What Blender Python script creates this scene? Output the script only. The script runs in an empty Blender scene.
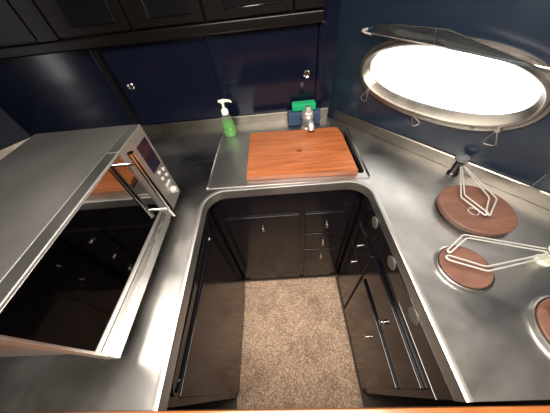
import bpy, bmesh, math, random
from mathutils import Vector, Matrix
PI = math.pi
rnd = random.Random(7)
SC = bpy.context.scene
COL = SC.collection
WLOC = {}
SMOOTH = math.radians(40)

# ------------------------------------------------------------------ materials
def mat(name, col, rough=0.4, metal=0.0, **kw):
    m = bpy.data.materials.new(name); m.use_nodes = True
    b = m.node_tree.nodes['Principled BSDF']
    b.inputs['Base Color'].default_value = (*col, 1)
    b.inputs['Roughness'].default_value = rough
    b.inputs['Metallic'].default_value = metal
    for k, v in kw.items():
        b.inputs[k.replace('_', ' ')].default_value = v
    return m

def nodes(m):
    return m.node_tree.nodes, m.node_tree.links, m.node_tree.nodes['Principled BSDF']

def tex_coord(N, L, scale=(1, 1, 1), rot=(0, 0, 0)):
    t = N.new('ShaderNodeTexCoord'); mp = N.new('ShaderNodeMapping')
    mp.inputs['Scale'].default_value = scale; mp.inputs['Rotation'].default_value = rot
    L.new(t.outputs['Object'], mp.inputs['Vector'])
    return mp.outputs['Vector']

def ramp(N, L, fac, stops):
    r = N.new('ShaderNodeValToRGB')
    els = r.color_ramp.elements
    els[0].position, els[0].color = stops[0][0], (*stops[0][1], 1)
    els[1].position, els[1].color = stops[-1][0], (*stops[-1][1], 1)
    for p, c in stops[1:-1]:
        e = els.new(p); e.color = (*c, 1)
    L.new(fac, r.inputs['Fac'])
    return r.outputs['Color']

def noise(N, L, vec, scale, detail=4, rough=0.55, dist=0.0):
    n = N.new('ShaderNodeTexNoise')
    n.inputs['Scale'].default_value = scale; n.inputs['Detail'].default_value = detail
    n.inputs['Roughness'].default_value = rough; n.inputs['Distortion'].default_value = dist
    L.new(vec, n.inputs['Vector'])
    return n.outputs['Fac']

def bump(N, L, b, h, strength, dist):
    bp = N.new('ShaderNodeBump'); bp.inputs['Strength'].default_value = strength
    bp.inputs['Distance'].default_value = dist
    L.new(h, bp.inputs['Height']); L.new(bp.outputs['Normal'], b.inputs['Normal'])

def steel(name, base=(0.55, 0.545, 0.53), r0=0.24, r1=0.44, scale=(1, 1, 1), grain=(90, 4, 90), bs=0.025, smear=4.0):
    m = mat(name, base, 0.3, 1.0)
    N, L, b = nodes(m)
    v = tex_coord(N, L, scale)
    f = noise(N, L, v, smear, 5, 0.5, 0.5)
    g = lambda a: (a, a, a)
    L.new(ramp(N, L, f, [(0.32, g(r0)), (0.68, g(r1))]), b.inputs['Roughness'])
    L.new(ramp(N, L, noise(N, L, v, smear * 1.1, 8, 0.66, 0.3), [(0.3, tuple(c * 0.66 for c in base)), (0.7, base)]), b.inputs['Base Color'])
    v2 = tex_coord(N, L, grain)
    if bs > 0.02: bump(N, L, b, noise(N, L, v2, 1.0, 1, 0.5), bs, 0.002)
    return m

def wood(name, c0, c1, scale=(1.5, 18, 18), rough=0.35, wave=1.0, coat=0.0):
    m = mat(name, c1, rough)
    N, L, b = nodes(m)
    v = tex_coord(N, L, scale)
    f = noise(N, L, v, 1.6 * wave, 7, 0.6, 0.8)
    L.new(ramp(N, L, f, [(0.28, c0), (0.5, tuple((a + d) / 2 for a, d in zip(c0, c1))), (0.72, c1)]), b.inputs['Base Color'])
    bump(N, L, b, f, 0.08, 0.003)
    b.inputs['Coat Weight'].default_value = coat
    b.inputs['Coat Roughness'].default_value = 0.15
    return m

def paint(name, col, rough=0.13, wob=0.03):
    m = mat(name, col, rough, 0.0, IOR=1.55)
    N, L, b = nodes(m)
    bump(N, L, b, noise(N, L, tex_coord(N, L), 14, 3), wob, 0.01)
    return m

M = {}
M['steel'] = steel('brushed_steel')
M['steel_clean'] = steel('clean_steel', (0.66, 0.65, 0.63), 0.2, 0.3, bs=0.02)
M['rim'] = steel('rim_steel', (0.62, 0.61, 0.58), 0.4, 0.52, bs=0.01, smear=3.0)
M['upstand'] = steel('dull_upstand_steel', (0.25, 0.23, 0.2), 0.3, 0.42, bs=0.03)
M['left_wall'] = paint('navy_far_wall_paint', (0.005, 0.007, 0.016), 0.5)
M['left_wall'].node_tree.nodes['Principled BSDF'].inputs['IOR'].default_value = 1.3
M['surround'] = steel('sink_surround_steel', (0.6, 0.59, 0.57), 0.34, 0.44, bs=0.02, smear=3.0)
M['steel_trim'] = steel('dark_trim_steel', (0.34, 0.34, 0.33), 0.36, 0.44, bs=0.01)
M['steel_panel'] = steel('panel_steel', (0.60, 0.585, 0.555), 0.42, 0.48, bs=0.01, smear=2.0)
M['steel_lid'] = steel('satin_steel', (0.58, 0.58, 0.565), 0.36, 0.44, bs=0.015, smear=2.0)
M['chrome'] = mat('polished_steel', (0.75, 0.74, 0.72), 0.14, 1.0)
M['wire'] = mat('wire_steel', (0.6, 0.59, 0.56), 0.4, 0.6)
M['navy'] = paint('navy_gloss_paint', (0.0038, 0.0055, 0.015))
M['navy_side'] = paint('navy_hull_paint', (0.009, 0.0155, 0.027), 0.22)
M['black'] = paint('black_gloss_paint', (0.0045, 0.0045, 0.006), 0.12)
M['dark'] = paint('dark_cabinet_paint_sink_shade', (0.004, 0.003, 0.0028), 0.3)  # cabinet paint; in the sink bowl it stands in for shade
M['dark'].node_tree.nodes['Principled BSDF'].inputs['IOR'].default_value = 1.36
M['cabinet'] = paint('galley_cabinet_paint', (0.0055, 0.0045, 0.007), 0.15, 0.015)
M['cabinet'].node_tree.nodes['Principled BSDF'].inputs['IOR'].default_value = 1.44
M['navy'].node_tree.nodes['Principled BSDF'].inputs['IOR'].default_value = 1.42
M['glass_black'] = mat('mirror_door_glass', (0.38, 0.37, 0.36), 0.03, 1.0)
M['display'] = mat('dark_display', (0.012, 0.008, 0.016), 0.08)
M['board'] = wood('mahogany_board', (0.17, 0.045, 0.014), (0.37, 0.12, 0.04), (3, 40, 40), 0.4, 1.0, 0.25)
M['disc'] = wood('burner_wood', (0.08, 0.034, 0.022), (0.135, 0.064, 0.043), (6, 30, 20), 0.55)
M['sill'] = wood('varnished_teak', (0.19, 0.055, 0.012), (0.30, 0.10, 0.024), (4, 30, 30), 0.3, 1.0, 0.4)
M['white_plastic'] = mat('white_pump_plastic', (0.72, 0.82, 0.66), 0.35)
M['button'] = mat('pale_button', (0.34, 0.33, 0.30), 0.4)
M['tap'] = mat('worn_tap_metal', (0.85, 0.83, 0.79), 0.3, 0.85)
M['catch'] = mat('dull_catch_metal', (0.09, 0.087, 0.08), 0.45)
M['bolt'] = mat('dull_bolt', (0.45, 0.43, 0.4), 0.35, 1.0)
M['liquid'] = mat('green_soap', (0.03, 0.24, 0.012), 0.15)
M['sponge_green'] = mat('green_sponge', (0.0, 0.30, 0.12), 0.9)
M['sponge_blue'] = mat('blue_sponge', (0.025, 0.05, 0.10), 0.85)
for k in ('sponge_green', 'sponge_blue'):
    N, L, b = nodes(M[k]); bump(N, L, b, noise(N, L, tex_coord(N, L), 180, 3), 0.5, 0.004)
M['knob_black'] = mat('dark_metal_knob', (0.05, 0.05, 0.05), 0.25, 0.9)
M['knob_grey'] = mat('grey_knob_cap', (0.14, 0.145, 0.15), 0.3, 0.4)
M['knob_cream'] = mat('cream_clamp_plastic', (0.55, 0.58, 0.45), 0.4)
M['ceiling'] = mat('ceiling_liner', (0.88, 0.86, 0.83), 0.8)
M['rear'] = mat('rear_panel', (0.10, 0.07, 0.05), 0.6)
M['under'] = mat('floor_boards', (0.05, 0.035, 0.025), 0.7)
M['lining'] = steel('cast_window_metal', (0.34, 0.32, 0.28), 0.34, 0.5, smear=9.0, bs=0.03)

def glassy(name, tint, a):
    m = bpy.data.materials.new(name); m.use_nodes = True
    N = m.node_tree.nodes; L = m.node_tree.links; N.clear()
    o = N.new('ShaderNodeOutputMaterial'); mx = N.new('ShaderNodeMixShader')
    t = N.new('ShaderNodeBsdfTransparent'); t.inputs['Color'].default_value = (*tint, 1)
    p = N.new('ShaderNodeBsdfPrincipled'); p.inputs['Base Color'].default_value = (*[c * 0.5 for c in tint], 1)
    p.inputs['Roughness'].default_value = 0.06
    mx.inputs['Fac'].default_value = a
    L.new(t.outputs[0], mx.inputs[1]); L.new(p.outputs[0], mx.inputs[2]); L.new(mx.outputs[0], o.inputs[0])
    return m
M['clear'] = glassy('clear_plastic', (0.9, 0.96, 0.88), 0.15)
M['tinted'] = glassy('tinted_pane', (0.35, 0.42, 0.45), 0.35)

cm = mat('carpet_pile', (0.4, 0.3, 0.2), 0.95, 0.0, Sheen_Weight=0.2)
N, L, b = nodes(cm)
v = tex_coord(N, L)
n1 = noise(N, L, v, 140, 3, 0.7)
n2 = noise(N, L, v, 6, 4, 0.6, 0.6)
c1 = ramp(N, L, n1, [(0.32, (0.17, 0.1, 0.064)), (0.5, (0.43, 0.295, 0.205)), (0.68, (0.80, 0.62, 0.47))])
c2 = ramp(N, L, n2, [(0.34, (0.62, 0.58, 0.56)), (0.52, (1, 1, 1))])
mx = N.new('ShaderNodeMixRGB'); mx.blend_type = 'MULTIPLY'; mx.inputs['Fac'].default_value = 0.8
L.new(c1, mx.inputs['Color1']); L.new(c2, mx.inputs['Color2']); L.new(mx.outputs['Color'], b.inputs['Base Color'])
bump(N, L, b, n1, 0.8, 0.01)
M['carpet'] = cm

# ------------------------------------------------------------------ mesh helpers
def wl(o):
    return WLOC.get(o.name, Vector((0, 0, 0)))

def obj(name, bm, m, parent=None, smooth=True):
    """bm is in world space; becomes one mesh object, parented if asked"""
    bmesh.ops.recalc_face_normals(bm, faces=bm.faces)
    off = wl(parent) if parent else None
    me = bpy.data.meshes.new(name)
    o = bpy.data.objects.new(name, me)
    if parent:
        bmesh.ops.translate(bm, verts=bm.verts, vec=-off)
        o.parent = parent; WLOC[o.name] = off.copy()
    else:
        xs = [v.co for v in bm.verts]
        c = Vector(((min(v.x for v in xs) + max(v.x for v in xs)) / 2, (min(v.y for v in xs) + max(v.y for v in xs)) / 2, min(v.z for v in xs)))
        bmesh.ops.translate(bm, verts=bm.verts, vec=-c)
        o.location = c; WLOC[o.name] = c
    if smooth:
        for f in bm.faces: f.smooth = True
        for e in bm.edges:
            if len(e.link_faces) == 2 and e.calc_face_angle(0) > SMOOTH: e.smooth = False
    bm.to_mesh(me); bm.free()
    me.materials.append(m)
    COL.objects.link(o)
    if smooth:
        wn = o.modifiers.new('WeightedNormal', 'WEIGHTED_NORMAL'); wn.keep_sharp = True
    return o

def thing(name, label, cat, loc, group=None):
    o = bpy.data.objects.new(name, None); COL.objects.link(o)
    o.empty_display_size = 0.05
    o.location = loc; WLOC[o.name] = Vector(loc)
    return tag(o, label, cat, group)

def tag(o, label, cat, group=None):
    o['label'] = label; o['category'] = cat
    if group: o['group'] = group
    return o

def struct(name, bm, m, parent=None):
    o = obj(name, bm, m, parent)
    if not parent: o['kind'] = 'structure'
    return o

def NB(): return bmesh.new()

def box(bm, x0, x1, y0, y1, z0, z1, bev=0.0, seg=2, mtx=None):
    r = bmesh.ops.create_cube(bm, size=1.0)
    vs = r['verts']
    for v in vs:
        v.co = Vector((x0 + (v.co.x + .5) * (x1 - x0), y0 + (v.co.y + .5) * (y1 - y0), z0 + (v.co.z + .5) * (z1 - z0)))
    if bev:
        es = list({e for v in vs for e in v.link_edges})
        rr = bmesh.ops.bevel(bm, geom=es, offset=bev, segments=seg, affect='EDGES', profile=0.5)
        vs = list({v for f in rr['faces'] for v in f.verts} | {v for v in vs if v.is_valid})
    if mtx:
        for v in vs: v.co = mtx @ v.co
    return bm

def prism(bm, pts, a, b, fn):
    """closed outline pts extruded between a and b; fn(u, v, w) -> world"""
    lo = [bm.verts.new(fn(u, v, a)) for u, v in pts]
    hi = [bm.verts.new(fn(u, v, b)) for u, v in pts]
    n = len(pts)
    bm.faces.new(lo); bm.faces.new(hi)
    for i in range(n):
        j = (i + 1) % n
        bm.faces.new((lo[i], lo[j], hi[j], hi[i]))
    return bm

def tube(bm, pts, r, seg=10, closed=False):
    P = [Vector(p) for p in pts]; n = len(P)
    rings = []
    prev = None
    for i, p in enumerate(P):
        if closed: d = (P[(i + 1) % n] - P[i - 1])
        else: d = P[min(i + 1, n - 1)] - P[max(i - 1, 0)]
        d.normalize()
        if prev is None:
            a = d.orthogonal().normalized()
        else:
            a = prev - d * prev.dot(d)
            a = a.normalized() if a.length > 1e-6 else d.orthogonal().normalized()
        prev = a; c = d.cross(a)
        rad = r[i] if isinstance(r, (list, tuple)) else r
        rings.append([bm.verts.new(p + (a * math.cos(t) + c * math.sin(t)) * rad) for t in [2 * PI * k / seg for k in range(seg)]])
    m = n if closed else n - 1
    for i in range(m):
        A, B = rings[i], rings[(i + 1) % n]
        for k in range(seg):
            bm.faces.new((A[k], A[(k + 1) % seg], B[(k + 1) % seg], B[k]))
    if not closed:
        bm.faces.new(rings[0][::-1]); bm.faces.new(rings[-1])
    return bm

def lathe(bm, prof, origin=(0, 0, 0), axis=(0, 0, 1), seg=32, sx=1.0, sy=1.0):
    """prof: list of (r, h)"""
    o = Vector(origin); ax = Vector(axis).normalized()
    q = Vector((0, 0, 1)).rotation_difference(ax)
    rings = []
    for r, h in prof:
        if r < 1e-6:
            rings.append([bm.verts.new(o + q @ Vector((0, 0, h)))])
        else:
            rings.append([bm.verts.new(o + q @ Vector((r * sx * math.cos(t), r * sy * math.sin(t), h))) for t in [2 * PI * k / seg for k in range(seg)]])
    for A, B in zip(rings, rings[1:]):
        for k in range(seg):
            k2 = (k + 1) % seg
            if len(A) == 1 and len(B) == 1: continue
            if len(A) == 1: bm.faces.new((A[0], B[k], B[k2]))
            elif len(B) == 1: bm.faces.new((A[k], A[k2], B[0]))
            else: bm.faces.new((A[k], A[k2], B[k2], B[k]))
    for R in (rings[0], rings[-1]):
        if len(R) > 2: bm.faces.new(R)
    return bm

def round_path(pts, r, n=5):
    """round the inner corners of an open 3D polyline"""
    P = [Vector(p) for p in pts]; out = [P[0]]
    for i in range(1, len(P) - 1):
        a = (P[i - 1] - P[i]); b_ = (P[i + 1] - P[i])
        d = min(r, a.length * .45, b_.length * .45)
        A = P[i] + a.normalized() * d; B = P[i] + b_.normalized() * d
        for k in range(n + 1):
            t = k / n
            out.append(A * (1 - t) ** 2 + P[i] * 2 * t * (1 - t) + B * t * t)
    out.append(P[-1])
    return out

def sheet(bm, loops, z, th):
    """flat sheet with holes: first loop is the outside"""
    def lay(zz):
        es = []; vl = []
        for lp in loops:
            vs = [bm.verts.new((x, y, zz)) for x, y in lp]; vl.append(vs)
            for i in range(len(vs)): es.append(bm.edges.new((vs[i], vs[(i + 1) % len(vs)])))
        bmesh.ops.triangle_fill(bm, use_beauty=True, use_dissolve=False, edges=es)
        return vl
    A = lay(z - th); B = lay(z)
    for a, b_ in zip(A, B):
        for i in range(len(a)):
            j = (i + 1) % len(a)
            bm.faces.new((a[i], a[j], b_[j], b_[i]))
    return bm

def sweep(bm, path, prof, closed=False):
    """prof (offset to the left of the path, z) swept along an xy path"""
    P = [Vector((x, y)) for x, y in path]; n = len(P); rings = []
    for i in range(n):
        d1 = (P[i] - P[i - 1]).normalized() if (i > 0 or closed) else (P[1] - P[0]).normalized()
        d2 = (P[(i + 1) % n] - P[i]).normalized() if (i < n - 1 or closed) else d1
        t = (d1 + d2).normalized(); nr = Vector((-t.y, t.x))
        k = 1.0 / max(0.4, nr.dot(Vector((-d1.y, d1.x))))
        rings.append([bm.verts.new((P[i].x + nr.x * o * k, P[i].y + nr.y * o * k, z)) for o, z in prof])
    m = len(prof)
    for i in range(n if closed else n - 1):
        A, B = rings[i], rings[(i + 1) % n]
        for k in range(m):
            k2 = (k + 1) % m
            bm.faces.new((A[k], A[k2], B[k2], B[k]))
    if not closed:
        bm.faces.new(rings[0]); bm.faces.new(rings[-1])
    return bm

# ------------------------------------------------------------------ key lines of the place
CZ = 0.92                                   # worktop height
RW0 = Vector((0.300, 1.120)); RWD = Vector((0.608, -0.794)).normalized()
RWN = Vector((-RWD.y, RWD.x)) * -1          # towards the room?
if RWN.dot(Vector((0, 0)) - RW0) < 0: RWN = -RWN
def rw(s, off=0.0):                         # a point on the right hull wall, off = into the room
    p = RW0 + RWD * s + RWN * off
    return (p.x, p.y)
def rw3(s, z, off=0.0):
    x, y = rw(s, off); return Vector((x, y, z))
LW0 = Vector((-1.45, 1.15)); LWD = Vector((-0.6, -0.8))
BY = 1.15                                   # front of the back splash
WY = 1.162                                  # back wall face
ZTOP = 1.95

# ------------------------------------------------------------------ room shell
bm = NB(); box(bm, -3.2, 2.2, -1.5, 1.6, -0.05, 0.0); struct('floor', bm, M['under'])
bm = NB(); box(bm, -1.75, 0.45, WY, WY + 0.05, 0.0, ZTOP); struct('wall_back', bm, M['navy'])
def wall_strip(p, d, off0, off1, s0, s1, z0, z1, n):
    bm = NB()
    pts = [p + d * s0 + n * off0, p + d * s1 + n * off0, p + d * s1 + n * off1, p + d * s0 + n * off1]
    prism(bm, [(q.x, q.y) for q in pts], z0, z1, lambda u, v, w: Vector((u, v, w)))
    return bm
LWN = Vector((0.8, -0.6))
struct('wall_left', wall_strip(LW0, LWD, -0.012, -0.06, -0.05, 3.3, 0.0, ZTOP, LWN), M['left_wall'])

def oval(cs, cz, a, b_, n=72, e=2.25, tilt=0.0):
    out = []
    for k in range(n):
        t = 2 * PI * k / n
        c, s = math.cos(t), math.sin(t)
        u = a * math.copysign(abs(c) ** (2 / e), c); v = b_ * math.copysign(abs(s) ** (2 / e), s)
        out.append((cs + u * math.cos(tilt) - v * math.sin(tilt), cz + u * math.sin(tilt) + v * math.cos(tilt)))
    return out
OC = (0.413, 1.191)
hole = oval(*OC, 0.292, 0.114)
# right wall with an oval port through it
bm = NB()
outer = [(-0.06, 0.0), (3.0, 0.0), (3.0, ZTOP), (-0.06, ZTOP)]
def wall_lay(off):
    es = []; vl = []
    for lp in (outer, hole):
        vs = [bm.verts.new(rw3(s, z, off)) for s, z in lp]; vl.append(vs)
        for i in range(len(vs)): es.append(bm.edges.new((vs[i], vs[(i + 1) % len(vs)])))
    bmesh.ops.triangle_fill(bm, use_beauty=True, use_dissolve=False, edges=es)
    return vl
A = wall_lay(-0.012); B = wall_lay(-0.065)
for a, b_ in zip(A, B):
    for i in range(len(a)):
        j = (i + 1) % len(a); bm.faces.new((a[i], a[j], b_[j], b_[i]))
struct('wall_right', bm, M['navy_side'])
bm = NB(); box(bm, -3.2, 2.2, -1.55, -1.5, 0, ZTOP); struct('wall_front', bm, M['rear'])
# ceiling with the open hatch above the steps
HX0, HX1, HY0, HY1 = -0.45, 0.45, -0.42, 0.48
bm = NB()
sheet(bm, [[(-3.2, -1.55), (2.2, -1.55), (2.2, 1.4), (-3.2, 1.4)], [(HX0, HY0), (HX1, HY0), (HX1, HY1), (HX0, HY1)]], ZTOP + 0.05, 0.05)
struct('ceiling', bm, M['ceiling'])
bm = NB(); box(bm, -3.1, -0.62, -1.4, 1.1, ZTOP - 0.02, ZTOP - 0.001); struct('unseen_dark_panel', bm, M['rear'])  # unseen dark panel, added so the left worktop reflects less bright ceiling

# window: cast oval frame ring, deep lining, hinged pane held up on a hook, dog rings
bm = NB()
def ring_surface(bm, specs):
    """specs: list of (centre s, centre z, a, b, off) ovals joined in order"""
    rs = [[bm.verts.new(rw3(s, z, off)) for s, z in oval(c0, c1, a, b_)] for c0, c1, a, b_, off in specs]
    n = len(rs[0])
    for i in range(len(rs)):
        R0, R1 = rs[i], rs[(i + 1) % len(rs)]
        for k in range(n):
            bm.faces.new((R0[k], R0[(k + 1) % n], R1[(k + 1) % n], R1[k]))
IC = (0.412, 1.202)
ring_surface(bm, [(*OC, 0.307, 0.130, -0.011), (*OC, 0.307, 0.130, -0.003), (*OC, 0.303, 0.126, 0.002), (*OC, 0.294, 0.117, 0.003),
                  (*OC, 0.290, 0.112, 0.010), (*OC, 0.284, 0.106, 0.010), (*OC, 0.280, 0.101, 0.004), (*IC, 0.270, 0.090, -0.004), (*IC, 0.265, 0.086, -0.012),
                  (*OC, 0.282, 0.106, -0.066), (*OC, 0.289, 0.112, -0.066), (*OC, 0.289, 0.112, -0.011)])
win = struct('window_1', bm, M['lining'])
def wpart(name, bm, m, parent=win): return obj(name, bm, m, parent)
# tinted pane hinged open along its upper edge
PANE = [(0.150, 1.308, 0.012), (0.185, 1.345, 0.05), (0.405, 1.345, 0.05), (0.60, 1.300, 0.05), (0.66, 1.283, 0.045), (0.615, 1.286, 0.012), (0.37, 1.297, 0.012)]
bm = NB()
lo = [bm.verts.new(rw3(s, z, o_)) for s, z, o_ in PANE]
hi = [bm.verts.new(rw3(s, z + 0.0015, o_ + 0.005)) for s, z, o_ in PANE]
bm.faces.new(lo); bm.faces.new(hi)
for i in range(len(PANE)):
    j = (i + 1) % len(PANE); bm.faces.new((lo[i], lo[j], hi[j], hi[i]))
pane = wpart('hinged_pane', bm, M['tinted'])
bm = NB(); tube(bm, [rw3(s, z + 0.001, o_ + 0.003) for s, z, o_ in PANE[1:5]], 0.0016, 6)
wpart('pane_edge', bm, M['chrome'], pane)
bm = NB(); tube(bm, [rw3(0.372, 1.299, 0.02), rw3(0.372, 1.346, 0.055)], 0.0014, 6); wpart('pane_divider', bm, M['knob_grey'], pane)
bm = NB(); tube(bm, [rw3(0.14, 1.309, 0.02), rw3(0.37, 1.298, 0.02), rw3(0.66, 1.284, 0.02)], 0.0022, 8); wpart('hinge_rod', bm, M['bolt'])
bm = NB()
tube(bm, [rw3(0.098, 1.312, -0.011), rw3(0.098, 1.312, 0.012)], 0.006, 10)
tube(bm, [rw3(0.098, 1.312, 0.01), rw3(0.112, 1.309, 0.02), rw3(0.14, 1.305, 0.016)], 0.0034, 8)
wpart('hold_open_hook', bm, M['button'])
def dog(s, z, tilt, size=1.0):
    bm = NB()
    tube(bm, [rw3(s, z + 0.012, -0.004), rw3(s, z + 0.012, 0.02)], 0.0075 * size, 12)
    k = wpart('screw_dog', bm, M['bolt'])
    def pt(u, v): 
        c, sn = math.cos(tilt), math.sin(tilt)
        return rw3(s + (u * c - v * sn) * size, z + (u * sn + v * c) * size, 0.018)
    tri = [pt(0.004, 0.006), pt(0.018, -0.032), pt(0.010, -0.037), pt(-0.010, -0.037), pt(-0.018, -0.032), pt(-0.004, 0.006)]
    bm = NB(); tube(bm, tri, 0.0018, 8, closed=True)
    obj('ring_handle', bm, M['bolt'], k)
dog(0.176, 1.104, -0.35, 0.9)
dog(0.400, 1.068, 0.75, 0.8)
dog(0.648, 1.100, 0.1, 1.0)
for s, z in ((0.345, 1.079), (0.585, 1.089), (0.682, 1.135), (0.20, 1.110)):
    bm = NB(); lathe(bm, [(0.005, 0.0), (0.005, 0.0045), (0.0, 0.006)], rw3(s, z, 0), (RWN.x, RWN.y, 0), 12)
    wpart('frame_screw', bm, M['knob_grey'])

# corner posts on the back wall
bm = NB(); box(bm, -0.800, -0.770, WY - 0.03, WY + 0.002, 0.972, 1.335, 0.004); struct('trim_1', bm, M['black'])
bm = NB(); box(bm, 0.200, 0.232, WY - 0.022, WY + 0.002, 0.972, 1.335, 0.004); struct('trim_2', bm, M['navy'])
# shelf band under the overhead cabinets
bm = NB(); box(bm, -1.44, 0.215, 1.118, WY + 0.002, 1.336, 1.378, 0.008, 3); struct('trim_3', bm, M['dark'])

# sliding locker doors on the back wall
def ring_pull(parent, p, ax):
    bm = NB(); lathe(bm, [(0.017, -0.001), (0.017, 0.003), (0.0145, 0.0055), (0.0115, 0.004), (0.0105, 0.0005), (0.0, 0.0005)], p, ax, 24)
    o = obj('ring_pull', bm, M['chrome'], parent); return o
dl = tag(obj('locker_door', box(NB(), -0.766, -0.290, WY - 0.008, WY, 0.975, 1.333, 0.003), M['navy']),
         'dark navy gloss locker door with its ring pull near the left post', 'locker door', 'locker doors behind the worktop')
ring_pull(dl, (-0.716, WY - 0.008, 1.172), (0, -1, 0))
dr = tag(obj('locker_door', box(NB(), -0.286, 0.197, WY - 0.012, WY, 0.975, 1.333, 0.003), M['navy']),
         'navy gloss locker door behind the soap and tap, ring pull at its right', 'locker door', 'locker doors behind the worktop')
ring_pull(dr, (0.152, WY - 0.012, 1.147), (0, -1, 0))

# overhead cabinets
def overhead(x0, x1, label, panel=True):
    t = thing('overhead_cabinet', label, 'cabinet', ((x0 + x1) / 2, 1.14, 1.378), 'overhead cabinets on the back wall')
    obj('body', box(NB(), x0, x1, 1.128, WY, 1.379, ZTOP - 0.002), M['dark'], t)
    g = 0.003
    d = obj('door', box(NB(), x0 + g, x1 - g, 1.112, 1.128, 1.384, 1.90, 0.003), M['dark'], t)
    if panel:
        bm = NB(); w = 0.085
        # raised moulding round the sunk centre panel
        y = 1.111
        tube(bm, [(x0 + w, y, 1.412), (x1 - w * 0.55, y, 1.412), (x1 - w * 0.55, y, 1.86), (x0 + w, y, 1.86)], 0.005, 8, closed=True)
        obj('moulding', bm, M['black'], d)
        obj('centre_panel', box(NB(), x0 + w, x1 - w * 0.55, 1.109, 1.113, 1.412, 1.86, 0.001), M['black'], d)
overhead(-1.44, -0.965, 'dark overhead cabinet farthest left, above the blue side panel', False)
overhead(-0.872, -0.562, 'dark brown overhead cabinet above the left navy locker')
overhead(-0.558, -0.262, 'dark overhead cabinet between the left post and the soap bottle')
overhead(-0.258, 0.090, 'dark overhead cabinet with black centre panel above the tap')
overhead(0.094, 0.214, 'narrow dark overhead cabinet at the right corner', False)
bm = NB(); box(bm, -0.960, -0.877, 1.112, WY, 1.379, ZTOP - 0.002, 0.001); struct('trim_4', bm, M['dark'])

# ------------------------------------------------------------------ worktop
def arc(cx, cy, r, a0, a1, n=8):
    return [(cx + r * math.cos(a0 + (a1 - a0) * k / n), cy + r * math.sin(a0 + (a1 - a0) * k / n)) for k in range(n + 1)]
WELL = [(-0.303, -0.03), (-0.318, 0.53)] + arc(-0.238, 0.537, 0.08, PI, PI / 2)[1:] + arc(0.250, 0.534, 0.08, PI / 2, 0) + [(0.327, -0.03)]
SINK = [(-0.135, 0.675), (0.327, 0.658), (0.335, 0.672), (0.334, 0.965), (0.327, 0.978), (-0.135, 0.985)]
s_near = (1.12 + 0.03) / 0.794 * RWD.length
OUT = [WELL[0]] + WELL[1:] + [rw(1.448), rw(0.0), (0.277, BY), (-1.45, BY), (-2.33, -0.03)]
top = thing('worktop', 'scuffed stainless steel galley worktop wrapping round the sunken floor', 'worktop', (0.0, 0.9, CZ))
bm = NB(); sheet(bm, [OUT, SINK], CZ, 0.02); obj('steel_top', bm, M['steel'], top)
# rolled rim round the opening (path runs left side, back, right side; the well is on its right)
bm = NB(); sweep(bm, WELL, [(0.016, CZ - 0.001), (0.014, CZ + 0.003), (0.004, CZ + 0.005), (-0.001, CZ + 0.003), (-0.003, CZ - 0.004), (-0.003, CZ - 0.036), (0.004, CZ - 0.036), (0.005, CZ - 0.002)])
obj('rim', bm, M['rim'], top)
# sink surround: a separate raised plate with a bead down its left side
SP = [(-0.318, 0.640), (0.345, 0.628), (0.347, 1.02), (-0.312, 1.06)]
bm = NB(); sheet(bm, [SP, SINK], CZ + 0.004, 0.004); sur = obj('sink_surround', bm, M['surround'], top)
bm = NB(); tube(bm, [(-0.318, 0.642, CZ + 0.004), (-0.312, 1.055, CZ + 0.004)], 0.005, 8); obj('bead', bm, M['chrome'], sur)
bm = NB(); tube(bm, round_path([(0.344, 0.632, CZ + 0.005), (0.345, 1.005, CZ + 0.005)], .02), 0.004, 8); obj('bead', bm, M['chrome'], sur)
# upstands
def upstand(label, path, h=0.05):
    bm = NB(); sweep(bm, path, [(0.0, CZ), (0.0, CZ + h - 0.003), (0.003, CZ + h), (0.009, CZ + h), (0.009, CZ)])
    return tag(obj('splash_upstand', bm, M['upstand']), label, 'upstand', 'steel upstands behind the worktop')
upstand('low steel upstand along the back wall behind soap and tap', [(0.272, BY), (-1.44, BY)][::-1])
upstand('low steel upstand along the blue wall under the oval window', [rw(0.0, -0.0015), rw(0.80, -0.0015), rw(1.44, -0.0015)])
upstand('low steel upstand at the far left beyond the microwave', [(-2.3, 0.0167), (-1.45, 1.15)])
# sink basin; shade in the slot beside the board is painted near-black
sk = thing('sink_basin', 'sink slot beside and below the mahogany board, its shade painted near-black', 'sink', (0.1, 0.82, 0.70))
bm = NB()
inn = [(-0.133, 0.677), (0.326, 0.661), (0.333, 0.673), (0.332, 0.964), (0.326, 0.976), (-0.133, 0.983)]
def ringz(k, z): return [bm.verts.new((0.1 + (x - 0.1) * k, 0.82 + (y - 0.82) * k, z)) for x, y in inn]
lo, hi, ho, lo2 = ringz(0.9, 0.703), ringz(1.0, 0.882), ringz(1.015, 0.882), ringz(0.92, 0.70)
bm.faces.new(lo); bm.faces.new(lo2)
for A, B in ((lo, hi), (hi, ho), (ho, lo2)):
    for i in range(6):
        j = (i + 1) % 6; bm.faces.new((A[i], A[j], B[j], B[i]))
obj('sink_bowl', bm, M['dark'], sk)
bm = NB(); lathe(bm, [(0.03, 0), (0.03, 0.003), (0.02, 0.002), (0.0, 0.001)], (0.1, 0.82, 0.7031), seg=20); obj('sink_drain', bm, M['chrome'], sk)

# chopping board over the sink
bd = thing('chopping_board', 'reddish mahogany board with a finger hole, covering the sink', 'board', (0.075, 0.82, CZ + 0.004))
bm = NB()
cors = [(-0.150, 0.666), (0.300, 0.649), (0.300, 0.925), (0.289, 0.985), (-0.149, 1.002)]
bo = cors
hc = arc(0.083, 0.816, 0.013, 0, 2 * PI, 20)[:-1]
sheet(bm, [bo, hc], CZ + 0.030, 0.0255)
es = [e for e in bm.edges if abs(e.verts[0].co.z - e.verts[1].co.z) < 1e-5 and e.is_boundary is False and e.calc_face_angle(0) > 1.0]
bmesh.ops.bevel(bm, geom=es, offset=0.0025, segments=2, affect='EDGES')
obj('plank', bm, M['board'], bd)

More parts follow.
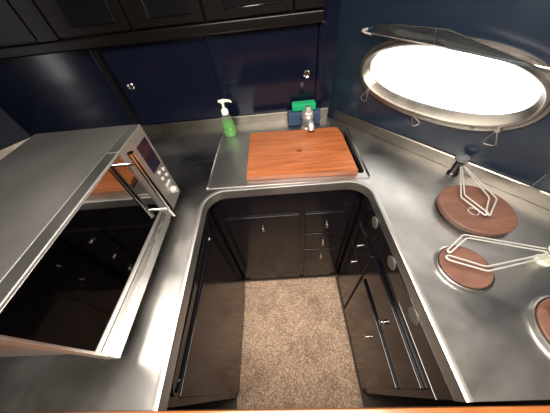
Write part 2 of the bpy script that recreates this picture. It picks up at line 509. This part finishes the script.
# ------------------------------------------------------------------ tap, sponges, soap
tp = thing('tap', 'chrome mixer tap standing behind the mahogany board', 'tap', (0.148, 1.035, CZ))
bm = NB(); lathe(bm, [(0.034, 0.0045), (0.034, 0.012), (0.028, 0.018), (0.026, 0.02), (0.026, 0.06), (0.030, 0.066), (0.030, 0.086), (0.024, 0.098), (0.012, 0.104), (0, 0.105)], (0.148, 1.040, CZ), seg=28)
obj('body', bm, M['tap'], tp)
bm = NB(); tube(bm, round_path([(0.148, 1.03, CZ + 0.052), (0.151, 0.985, CZ + 0.068), (0.153, 0.962, CZ + 0.064), (0.154, 0.950, CZ + 0.043)], .02), 0.018, 16)
obj('spout', bm, M['tap'], tp)
bm = NB(); tube(bm, [(0.148, 1.040, CZ + 0.098), (0.147, 1.03, CZ + 0.114), (0.146, 1.000, CZ + 0.124)], [0.020, 0.017, 0.011], 14)
obj('lever', bm, M['tap'], tp)

sb = NB(); box(sb, 0.050, 0.222, 1.078, 1.128, CZ + 0.001, CZ + 0.072, 0.010, 3)
for v_ in sb.verts: v_.co += Vector((0, 0.003 * math.sin(v_.co.x * 60), 0.003 * math.sin(v_.co.x * 45)))
tag(obj('sponge', sb, M['sponge_blue']), 'large blue sponge standing on edge behind the chrome tap', 'sponge', 'sponges behind the tap')
sb = NB(); box(sb, 0.074, 0.196, 1.084, 1.134, CZ + 0.076, CZ + 0.112, 0.008, 3)
tag(obj('sponge', sb, M['sponge_green']), 'green sponge lying on top of the blue one', 'sponge', 'sponges behind the tap')

so = thing('soap_bottle', 'clear pump bottle of green dish soap with a white pump', 'bottle', (-0.262, 1.045, CZ + 0.004))
O = (-0.262, 1.045, CZ + 0.0045)
bm = NB(); lathe(bm, [(0.0, 0.0), (0.030, 0.0), (0.036, 0.006), (0.037, 0.03), (0.034, 0.06), (0.030, 0.085), (0.026, 0.10), (0.015, 0.117), (0.013, 0.122), (0.0, 0.122)], O, seg=28, sy=0.72)
obj('bottle_body', bm, M['clear'], so)
bm = NB(); lathe(bm, [(0.0, 0.002), (0.029, 0.002), (0.034, 0.007), (0.035, 0.03), (0.032, 0.058), (0.029, 0.078), (0.0, 0.079)], O, seg=28, sy=0.7)
obj('liquid', bm, M['liquid'], so)
bm = NB(); lathe(bm, [(0.017, 0.117), (0.0175, 0.135), (0.012, 0.142), (0.006, 0.145), (0.0055, 0.168), (0.011, 0.170), (0.012, 0.180), (0.009, 0.184), (0.0, 0.185)], O, seg=20)
pm = obj('pump', bm, M['white_plastic'], so)
bm = NB(); tube(bm, [(O[0] - 0.018, O[1], O[2] + 0.178), (O[0] + 0.01, O[1], O[2] + 0.180), (O[0] + 0.036, O[1] - 0.004, O[2] + 0.178), (O[0] + 0.044, O[1] - 0.005, O[2] + 0.171)], [0.006, 0.007, 0.005, 0.004], 10)
obj('nozzle', bm, M['white_plastic'], pm)
bm = NB()
for k in range(14):
    a = rnd.uniform(-2.6, -0.4); h = rnd.uniform(0.02, 0.085)
    r = 0.0378 - max(0, h - 0.03) * 0.12
    c = Vector((O[0] + r * math.cos(a), O[1] + r * 0.72 * math.sin(a), O[2] + h))
    q = Vector((math.cos(a), math.sin(a), 0)); tg = Vector((-math.sin(a), math.cos(a), 0)); up = Vector((0, 0, 1))
    b0 = rnd.uniform(0, PI); u = tg * math.cos(b0) + up * math.sin(b0); w = up * math.cos(b0) - tg * math.sin(b0)
    pts = [c + u * 0.009, c + w * 0.004 + q * 0.0012, c - u * 0.009, c - w * 0.004 + q * 0.0012]
    f = [bm.verts.new(p) for p in pts]; g_ = [bm.verts.new(p + q * 0.0006) for p in pts]
    bm.faces.new(f); bm.faces.new(g_)
    for i in range(4): bm.faces.new((f[i], f[(i + 1) % 4], g_[(i + 1) % 4], g_[i]))
M['leaf'] = mat('label_leaf_green', (0.10, 0.33, 0.05), 0.4)
obj('leaf_label', bm, M['leaf'], so)

# ------------------------------------------------------------------ microwave on the left worktop
FX, MB, MT = -0.404, 0.961, 1.241
mw = thing('microwave', 'stainless microwave with black mirrored door on the left worktop', 'microwave', (-0.57, 0.33, CZ))
obj('body', box(NB(), -0.738, FX - 0.032, 0.074, 0.604, MB, MT - 0.001, 0.004), M['steel_lid'], mw)
for x in (-0.70, -0.47):
    for y in (0.12, 0.56):
        obj('foot', lathe(NB(), [(0.016, 0.0003), (0.018, 0.004), (0.018, MB - CZ + 0.001), (0, MB - CZ + 0.001)], (x, y, CZ), seg=16), M['black'], mw)
d = obj('door', box(NB(), FX - 0.030, FX, 0.061, 0.455, MB, MT, 0.003), M['steel_panel'], mw)
obj('door_glass', box(NB(), FX - 0.004, FX + 0.0012, 0.066, 0.450, 0.999, MT - 0.005, 0.0006), M['glass_black'], d)
obj('bottom_trim', box(NB(), FX - 0.003, FX + 0.004, 0.062, 0.454, MB + 0.001, 0.996, 0.0015), M['steel_clean'], d)
hd = obj('handle', tube(NB(), [(FX + 0.039, 0.444, 1.003), (FX + 0.039, 0.444, 1.245)], 0.0082, 14), M['chrome'], d)
for z in (1.035, 1.213):
    obj('standoff', tube(NB(), [(FX - 0.001, 0.444, z), (FX + 0.039, 0.444, z)], 0.005, 10), M['chrome'], hd)
obj('top_trim', box(NB(), FX - 0.029, FX - 0.002, 0.063, 0.453, MT - 0.001, MT + 0.0008, 0.0004), M['steel_trim'], d)
cp = obj('control_panel', box(NB(), FX - 0.030, FX, 0.458, 0.598, MB, MT, 0.003), M['steel_panel'], mw)
obj('top_trim', box(NB(), FX - 0.029, FX - 0.002, 0.460, 0.596, MT - 0.001, MT + 0.0008, 0.0004), M['steel_trim'], cp)
obj('display', box(NB(), FX - 0.002, FX + 0.0015, 0.523, 0.583, 1.113, 1.209, 0.0008), M['display'], cp)
for y, z in ((0.550, 1.096), (0.578, 1.088), (0.548, 1.071), (0.578, 1.064)):
    obj('button', lathe(NB(), [(0.007, -0.001), (0.007, 0.003), (0.0055, 0.004), (0, 0.004)], (FX, y, z), (1, 0, 0), 16), M['button'], cp)
obj('start_bar', box(NB(), FX - 0.001, FX + 0.005, 0.540, 0.574, 1.034, 1.046, 0.002), M['button'], cp)
obj('dial', lathe(NB(), [(0.014, -0.001), (0.014, 0.005), (0.011, 0.015), (0.009, 0.017), (0, 0.017)], (FX, 0.560, 1.008), (1, 0, 0), 24), M['button'], cp)

# ------------------------------------------------------------------ burner covers and pot clamps
def disc(cx, cy, r, th, label, rim, z0=CZ + 0.0005):
    t = thing('burner_cover', label, 'burner cover', (cx, cy, z0), 'round wooden burner covers')
    if rim:
        bm = NB()
        lathe(bm, [(r + 0.002, 0.0), (r + 0.009, 0.0), (r + 0.008, 0.004), (r + 0.006, 0.009), (r + 0.003, 0.010), (r + 0.002, 0.010), (r + 0.002, 0.0)], (cx, cy, z0), seg=56)
        obj('steel_ring', bm, M['steel_clean'], t)
    else:
        bm = NB(); lathe(bm, [(0, 0), (r - 0.006, 0.0), (r - 0.006, 0.010), (0, 0.010)], (cx, cy, z0), seg=56); obj('base_plug', bm, M['dark'], t)
    b0 = 0.009 if not rim else 0.001
    bm = NB(); lathe(bm, [(0, b0), (r - 0.001, b0), (r, b0 + 0.002), (r, th - 0.002), (r - 0.002, th), (0, th)], (cx, cy, z0), seg=64)
    w = obj('wood_disc', bm, M['disc'], t)
    return t, w
t1, w1 = disc(0.613, 0.427, 0.104, 0.026, 'largest round wooden burner cover, nearest the oval window', False)
bm = NB(); lathe(bm, [(0.016, 0.024), (0.016, 0.0275), (0.013, 0.0275), (0.012, 0.0262), (0, 0.0262)], (0.594, 0.410, CZ), seg=24); obj('ring_pull', bm, M['chrome'], w1)
t2, w2 = disc(0.476, 0.240, 0.061, 0.016, 'small round wooden burner cover in a raised steel ring', True)
t3, w3 = disc(0.632, 0.065, 0.085, 0.016, 'round wooden burner cover cut by the right edge of the photo', True)

def clamp(base, label, arms, capcol, bodycol, h=0.06, capr=0.020, zc=0.945):
    x, y = base
    t = thing('pot_clamp', label, 'pot clamp', (x, y, CZ), 'pot clamps beside the burner covers')
    bm = NB(); lathe(bm, [(0.018, 0.0003), (0.018, 0.006), (0.013, 0.010), (0.013, h - 0.022), (0.008, h - 0.018), (0.008, h - 0.01), (0, h - 0.01)], (x, y, CZ), seg=24)
    obj('post', bm, bodycol, t)
    bm = NB(); lathe(bm, [(0.0, h - 0.012), (capr - 0.003, h - 0.012), (capr, h - 0.006), (capr - 0.003, h + 0.002), (capr * 0.5, h + 0.006), (0, h + 0.006)], (x, y, CZ), seg=24)
    obj('knob', bm, capcol, t)
    for path in arms:
        bm = NB(); tube(bm, round_path(path, 0.008, 5), 0.0023, 8); obj('wire_arm', bm, M['wire'], t)
    return t
def V(x, y, z): return Vector((x, y, z))
# each arm is one wire: out along the arm, round the tip and back beside itself
z1 = CZ + 0.044
clamp((0.655, 0.616), 'dark capped pot clamp whose wire loop lies over the largest burner cover',
      [[V(0.660, 0.611, z1), V(0.574, 0.458, z1), V(0.602, 0.378, z1 - .002), V(0.612, 0.392, z1), V(0.590, 0.466, z1), V(0.664, 0.609, z1)],
       [V(0.671, 0.611, z1), V(0.674, 0.440, z1), V(0.607, 0.374, z1 + .002), V(0.614, 0.398, z1), V(0.656, 0.448, z1), V(0.667, 0.609, z1)]],
      M['knob_grey'], M['knob_black'], h=0.078, capr=0.024)
z2 = CZ + 0.040
clamp((0.690, 0.247), 'cream knobbed pot clamp reaching its wires over the small burner cover',
      [[V(0.682, 0.252, z2), V(0.508, 0.311, z2), V(0.438, 0.268, z2), V(0.434, 0.276, z2), V(0.505, 0.322, z2), V(0.684, 0.262, z2)],
       [V(0.682, 0.242, z2), V(0.500, 0.212, z2), V(0.424, 0.248, z2), V(0.420, 0.258, z2), V(0.430, 0.262, z2), V(0.504, 0.224, z2), V(0.680, 0.250, z2)]],
      M['knob_cream'], M['knob_cream'], h=0.058)
clamp((0.800, 0.10), 'pot clamp whose wire tip reaches over the cover at the right edge',
      [[V(0.792, 0.105, z2), V(0.63, 0.135, z2), V(0.582, 0.128, z2), V(0.580, 0.120, z2), V(0.63, 0.123, z2), V(0.792, 0.098, z2)],
       [V(0.794, 0.094, z2), V(0.62, 0.076, z2), V(0.577, 0.108, z2), V(0.580, 0.115, z2), V(0.625, 0.088, z2), V(0.790, 0.100, z2)]],
      M['knob_cream'], M['knob_cream'], h=0.058)

# small wire hook on the right upstand
hk = rw3(0.815, 0.0, 0.002)
bm = NB()
tube(bm, [V(hk.x, hk.y, 0.969), V(hk.x, hk.y, 0.985), V(hk.x + .012, hk.y + .004, 1.02)], 0.0014, 6)
tube(bm, [V(hk.x - .018, hk.y + .016, 0.972), V(hk.x + .016, hk.y - .018, 0.972)], 0.002, 6)
tag(obj('wire_hook', bm, M['knob_grey']), 'small thin wire hook on the right steel upstand', 'hook')

# ------------------------------------------------------------------ cabinets round the well
def knob(parent, p, ax, s=1.0):
    bm = NB(); lathe(bm, [(0.008 * s, -0.001), (0.008 * s, 0.002), (0.0045 * s, 0.004), (0.0045 * s, 0.007), (0.0095 * s, 0.010), (0.0095 * s, 0.013), (0.006 * s, 0.0155), (0, 0.016)], p, ax, 20)
    return obj('knob', bm, M['chrome'], parent)
ZB = CZ - 0.038
bc = thing('base_cabinet', 'dark gloss base cabinet below the sink with three drawers', 'cabinet', (0, 0.8, 0), 'base cabinets round the carpet')
obj('body', box(NB(), -0.345, 0.345, 0.612, 0.645, 0.001, ZB), M['cabinet'], bc)
YF = 0.600
def face_y(name, x0, x1, z0, z1, kp, parent=bc):
    o = obj(name, box(NB(), x0, x1, YF, YF + 0.0135, z0, z1, 0.003), M['cabinet'], parent)
    knob(o, (kp[0], YF, kp[1]), (0, -1, 0)); return o

face_y('door', -0.285, 0.064, 0.045, 0.752, (-0.117, 0.662))
face_y('drawer', 0.092, 0.275, 0.596, 0.750, (0.197, 0.660))
face_y('drawer', 0.092, 0.275, 0.432, 0.586, (0.192, 0.492))
face_y('drawer', 0.092, 0.275, 0.045, 0.422, (0.192, 0.338))

rc = thing('base_cabinet', 'dark base cabinet below the burners with round catches along its top', 'cabinet', (0.45, 0.28, 0), 'base cabinets round the carpet')
XF = 0.322
obj('body', box(NB(), XF + 0.012, 0.62, -0.03, 0.595, 0.001, ZB), M['cabinet'], rc)
obj('top_rail', box(NB(), XF + 0.002, XF + 0.013, -0.03, 0.590, 0.805, ZB, 0.002), M['black'], rc)
obj('moulding', tube(NB(), [(XF + 0.004, -0.03, 0.802), (XF + 0.004, 0.37, 0.802)], 0.004, 8), M['black'], rc)
def face_x(name, y0, y1, z0, z1, kp, xf=XF, s=1.0):
    o = obj(name, box(NB(), xf, xf + 0.0135, y0, y1, z0, z1, 0.003), M['cabinet'], rc)
    knob(o, (xf, kp[0], kp[1]), (-1, 0, 0), s); return o
face_x('drawer', -0.012, 0.365, 0.600, 0.745, (0.172, 0.640))
face_x('door', -0.012, 0.365, 0.045, 0.555, (0.164, 0.405))
face_x('drawer', 0.385, 0.560, 0.560, 0.720, (0.485, 0.640), XF + 0.004, 0.8)
face_x('door', 0.385, 0.560, 0.045, 0.545, (0.480, 0.488), XF + 0.004, 0.8)
for y in (0.453, 0.294, 0.140):
    bm = NB(); lathe(bm, [(0.023, -0.001), (0.023, 0.002), (0.021, 0.003), (0, 0.003)], (XF + 0.002, y, 0.861), (-1, 0, 0), 28)
    obj('round_catch', bm, M['catch'], rc)

lc = thing('base_cabinet', 'dark base cabinet left of the carpet with one long glossy flap', 'cabinet', (-0.5, 0.28, 0), 'base cabinets round the carpet')
XL = -0.322
obj('body', box(NB(), -0.62, XL - 0.012, -0.03, 0.595, 0.001, ZB), M['cabinet'], lc)
fl = obj('flap', box(NB(), XL - 0.0135, XL, -0.012, 0.505, 0.020, 0.772, 0.003), M['cabinet'], lc)
obj('top_rail', box(NB(), XL - 0.0135, XL - 0.004, -0.03, 0.590, 0.776, ZB, 0.002), M['black'], lc)
loop = []
for a0, a1, yc in ((-PI / 2, PI / 2, 0.46), (PI / 2, 3 * PI / 2, 0.03)):
    loop += [(XL - 0.002, yc + 0.035 * math.cos(a), 0.812 + 0.026 * math.sin(a)) for a in [a0 + (a1 - a0) * k / 10 for k in range(11)]]
obj('grip_moulding', tube(NB(), loop, 0.0045, 8, closed=True), M['black'], lc)

# ------------------------------------------------------------------ carpet and sill
bm = NB()
nx, ny = 90, 90
X0, X1, Y0, Y1 = -0.333, 0.318, -0.28, 0.596
gv = []
for j in range(ny + 1):
    row = []
    for i in range(nx + 1):
        e = 0.0 if i in (0, nx) or j in (0, ny) else 1.0
        row.append(bm.verts.new((X0 + (X1 - X0) * i / nx, Y0 + (Y1 - Y0) * j / ny, 0.010 + e * rnd.uniform(0, 0.004))))
    gv.append(row)
for j in range(ny):
    for i in range(nx):
        bm.faces.new((gv[j][i], gv[j][i + 1], gv[j + 1][i + 1], gv[j + 1][i]))
r = bmesh.ops.extrude_face_region(bm, geom=list(bm.faces))
for v_ in r['geom']:
    if isinstance(v_, bmesh.types.BMVert): v_.co.z = 0.0005
cp_ = tag(obj('carpet', bm, M['carpet']), 'worn beige carpet on the sunken galley floor', 'carpet')

sl = box(NB(), -1.9, 1.15, -0.20, -0.032, CZ - 0.012, CZ + 0.012, 0.004, 2)
bmesh.ops.rotate(sl, verts=sl.verts, cent=(0, -0.032, 0), matrix=Matrix.Rotation(-0.012, 3, 'Z'))
tag(obj('wooden_sill', sl, M['sill']), 'orange varnished wooden sill along the near edge of the worktop', 'sill')
bm = NB(); box(bm, -1.9, 1.1, -0.19, -0.17, 0.0, CZ - 0.013); struct('trim_5', bm, M['rear'])

# ------------------------------------------------------------------ light: daylight through the port and the open hatch
w = bpy.data.worlds.new('World'); SC.world = w; w.use_nodes = True
bg = w.node_tree.nodes['Background']
bg.inputs['Color'].default_value = (1.0, 0.97, 0.93, 1); bg.inputs['Strength'].default_value = 4.5
def area(name, loc, target, sx, sy, power, col=(1, 1, 1), portal=False):
    l = bpy.data.lights.new(name, 'AREA'); l.shape = 'RECTANGLE'; l.size = sx; l.size_y = sy
    l.energy = power; l.color = col
    o = bpy.data.objects.new(name, l); COL.objects.link(o); o.location = loc
    o.rotation_euler = (Vector(target) - Vector(loc)).to_track_quat('-Z', 'Y').to_euler()
    if portal: l.cycles.is_portal = True
    return o
area('hatch_portal', ((HX0 + HX1) / 2, (HY0 + HY1) / 2, ZTOP + 0.06), ((HX0 + HX1) / 2, (HY0 + HY1) / 2, 0), HX1 - HX0, HY1 - HY0, 1, portal=True)
pw = rw3(OC[0], OC[1], -0.08)
area('port_portal', pw, pw + Vector((RWN.x, RWN.y, 0)), 0.62, 0.26, 1, portal=True)
area('hatch_daylight', (0.0, 0.03, ZTOP + 0.045), (0.0, 0.03, 0), 0.88, 0.88, 50, (1.0, 0.89, 0.78))

# ------------------------------------------------------------------ camera
cd = bpy.data.cameras.new('Camera'); cam = bpy.data.objects.new('Camera', cd); COL.objects.link(cam)
Rm = Matrix(((0.996, 0.0759, 0.0478), (-0.0265, 0.7579, -0.6518), (-0.0857, 0.648, 0.7568)))
q = Rm.to_quaternion()
cam.location = (0, 0, 1.52); cam.rotation_mode = 'QUATERNION'; cam.rotation_quaternion = q
cd.sensor_fit = 'HORIZONTAL'; cd.sensor_width = 36; cd.lens = 36 * 212 / 550; cd.clip_start = 0.02
SC.camera = cam
vs = SC.view_settings
vs.view_transform = 'Standard'; vs.look = 'None'; vs.gamma = 1; vs.use_curve_mapping = False; vs.exposure = 0.0
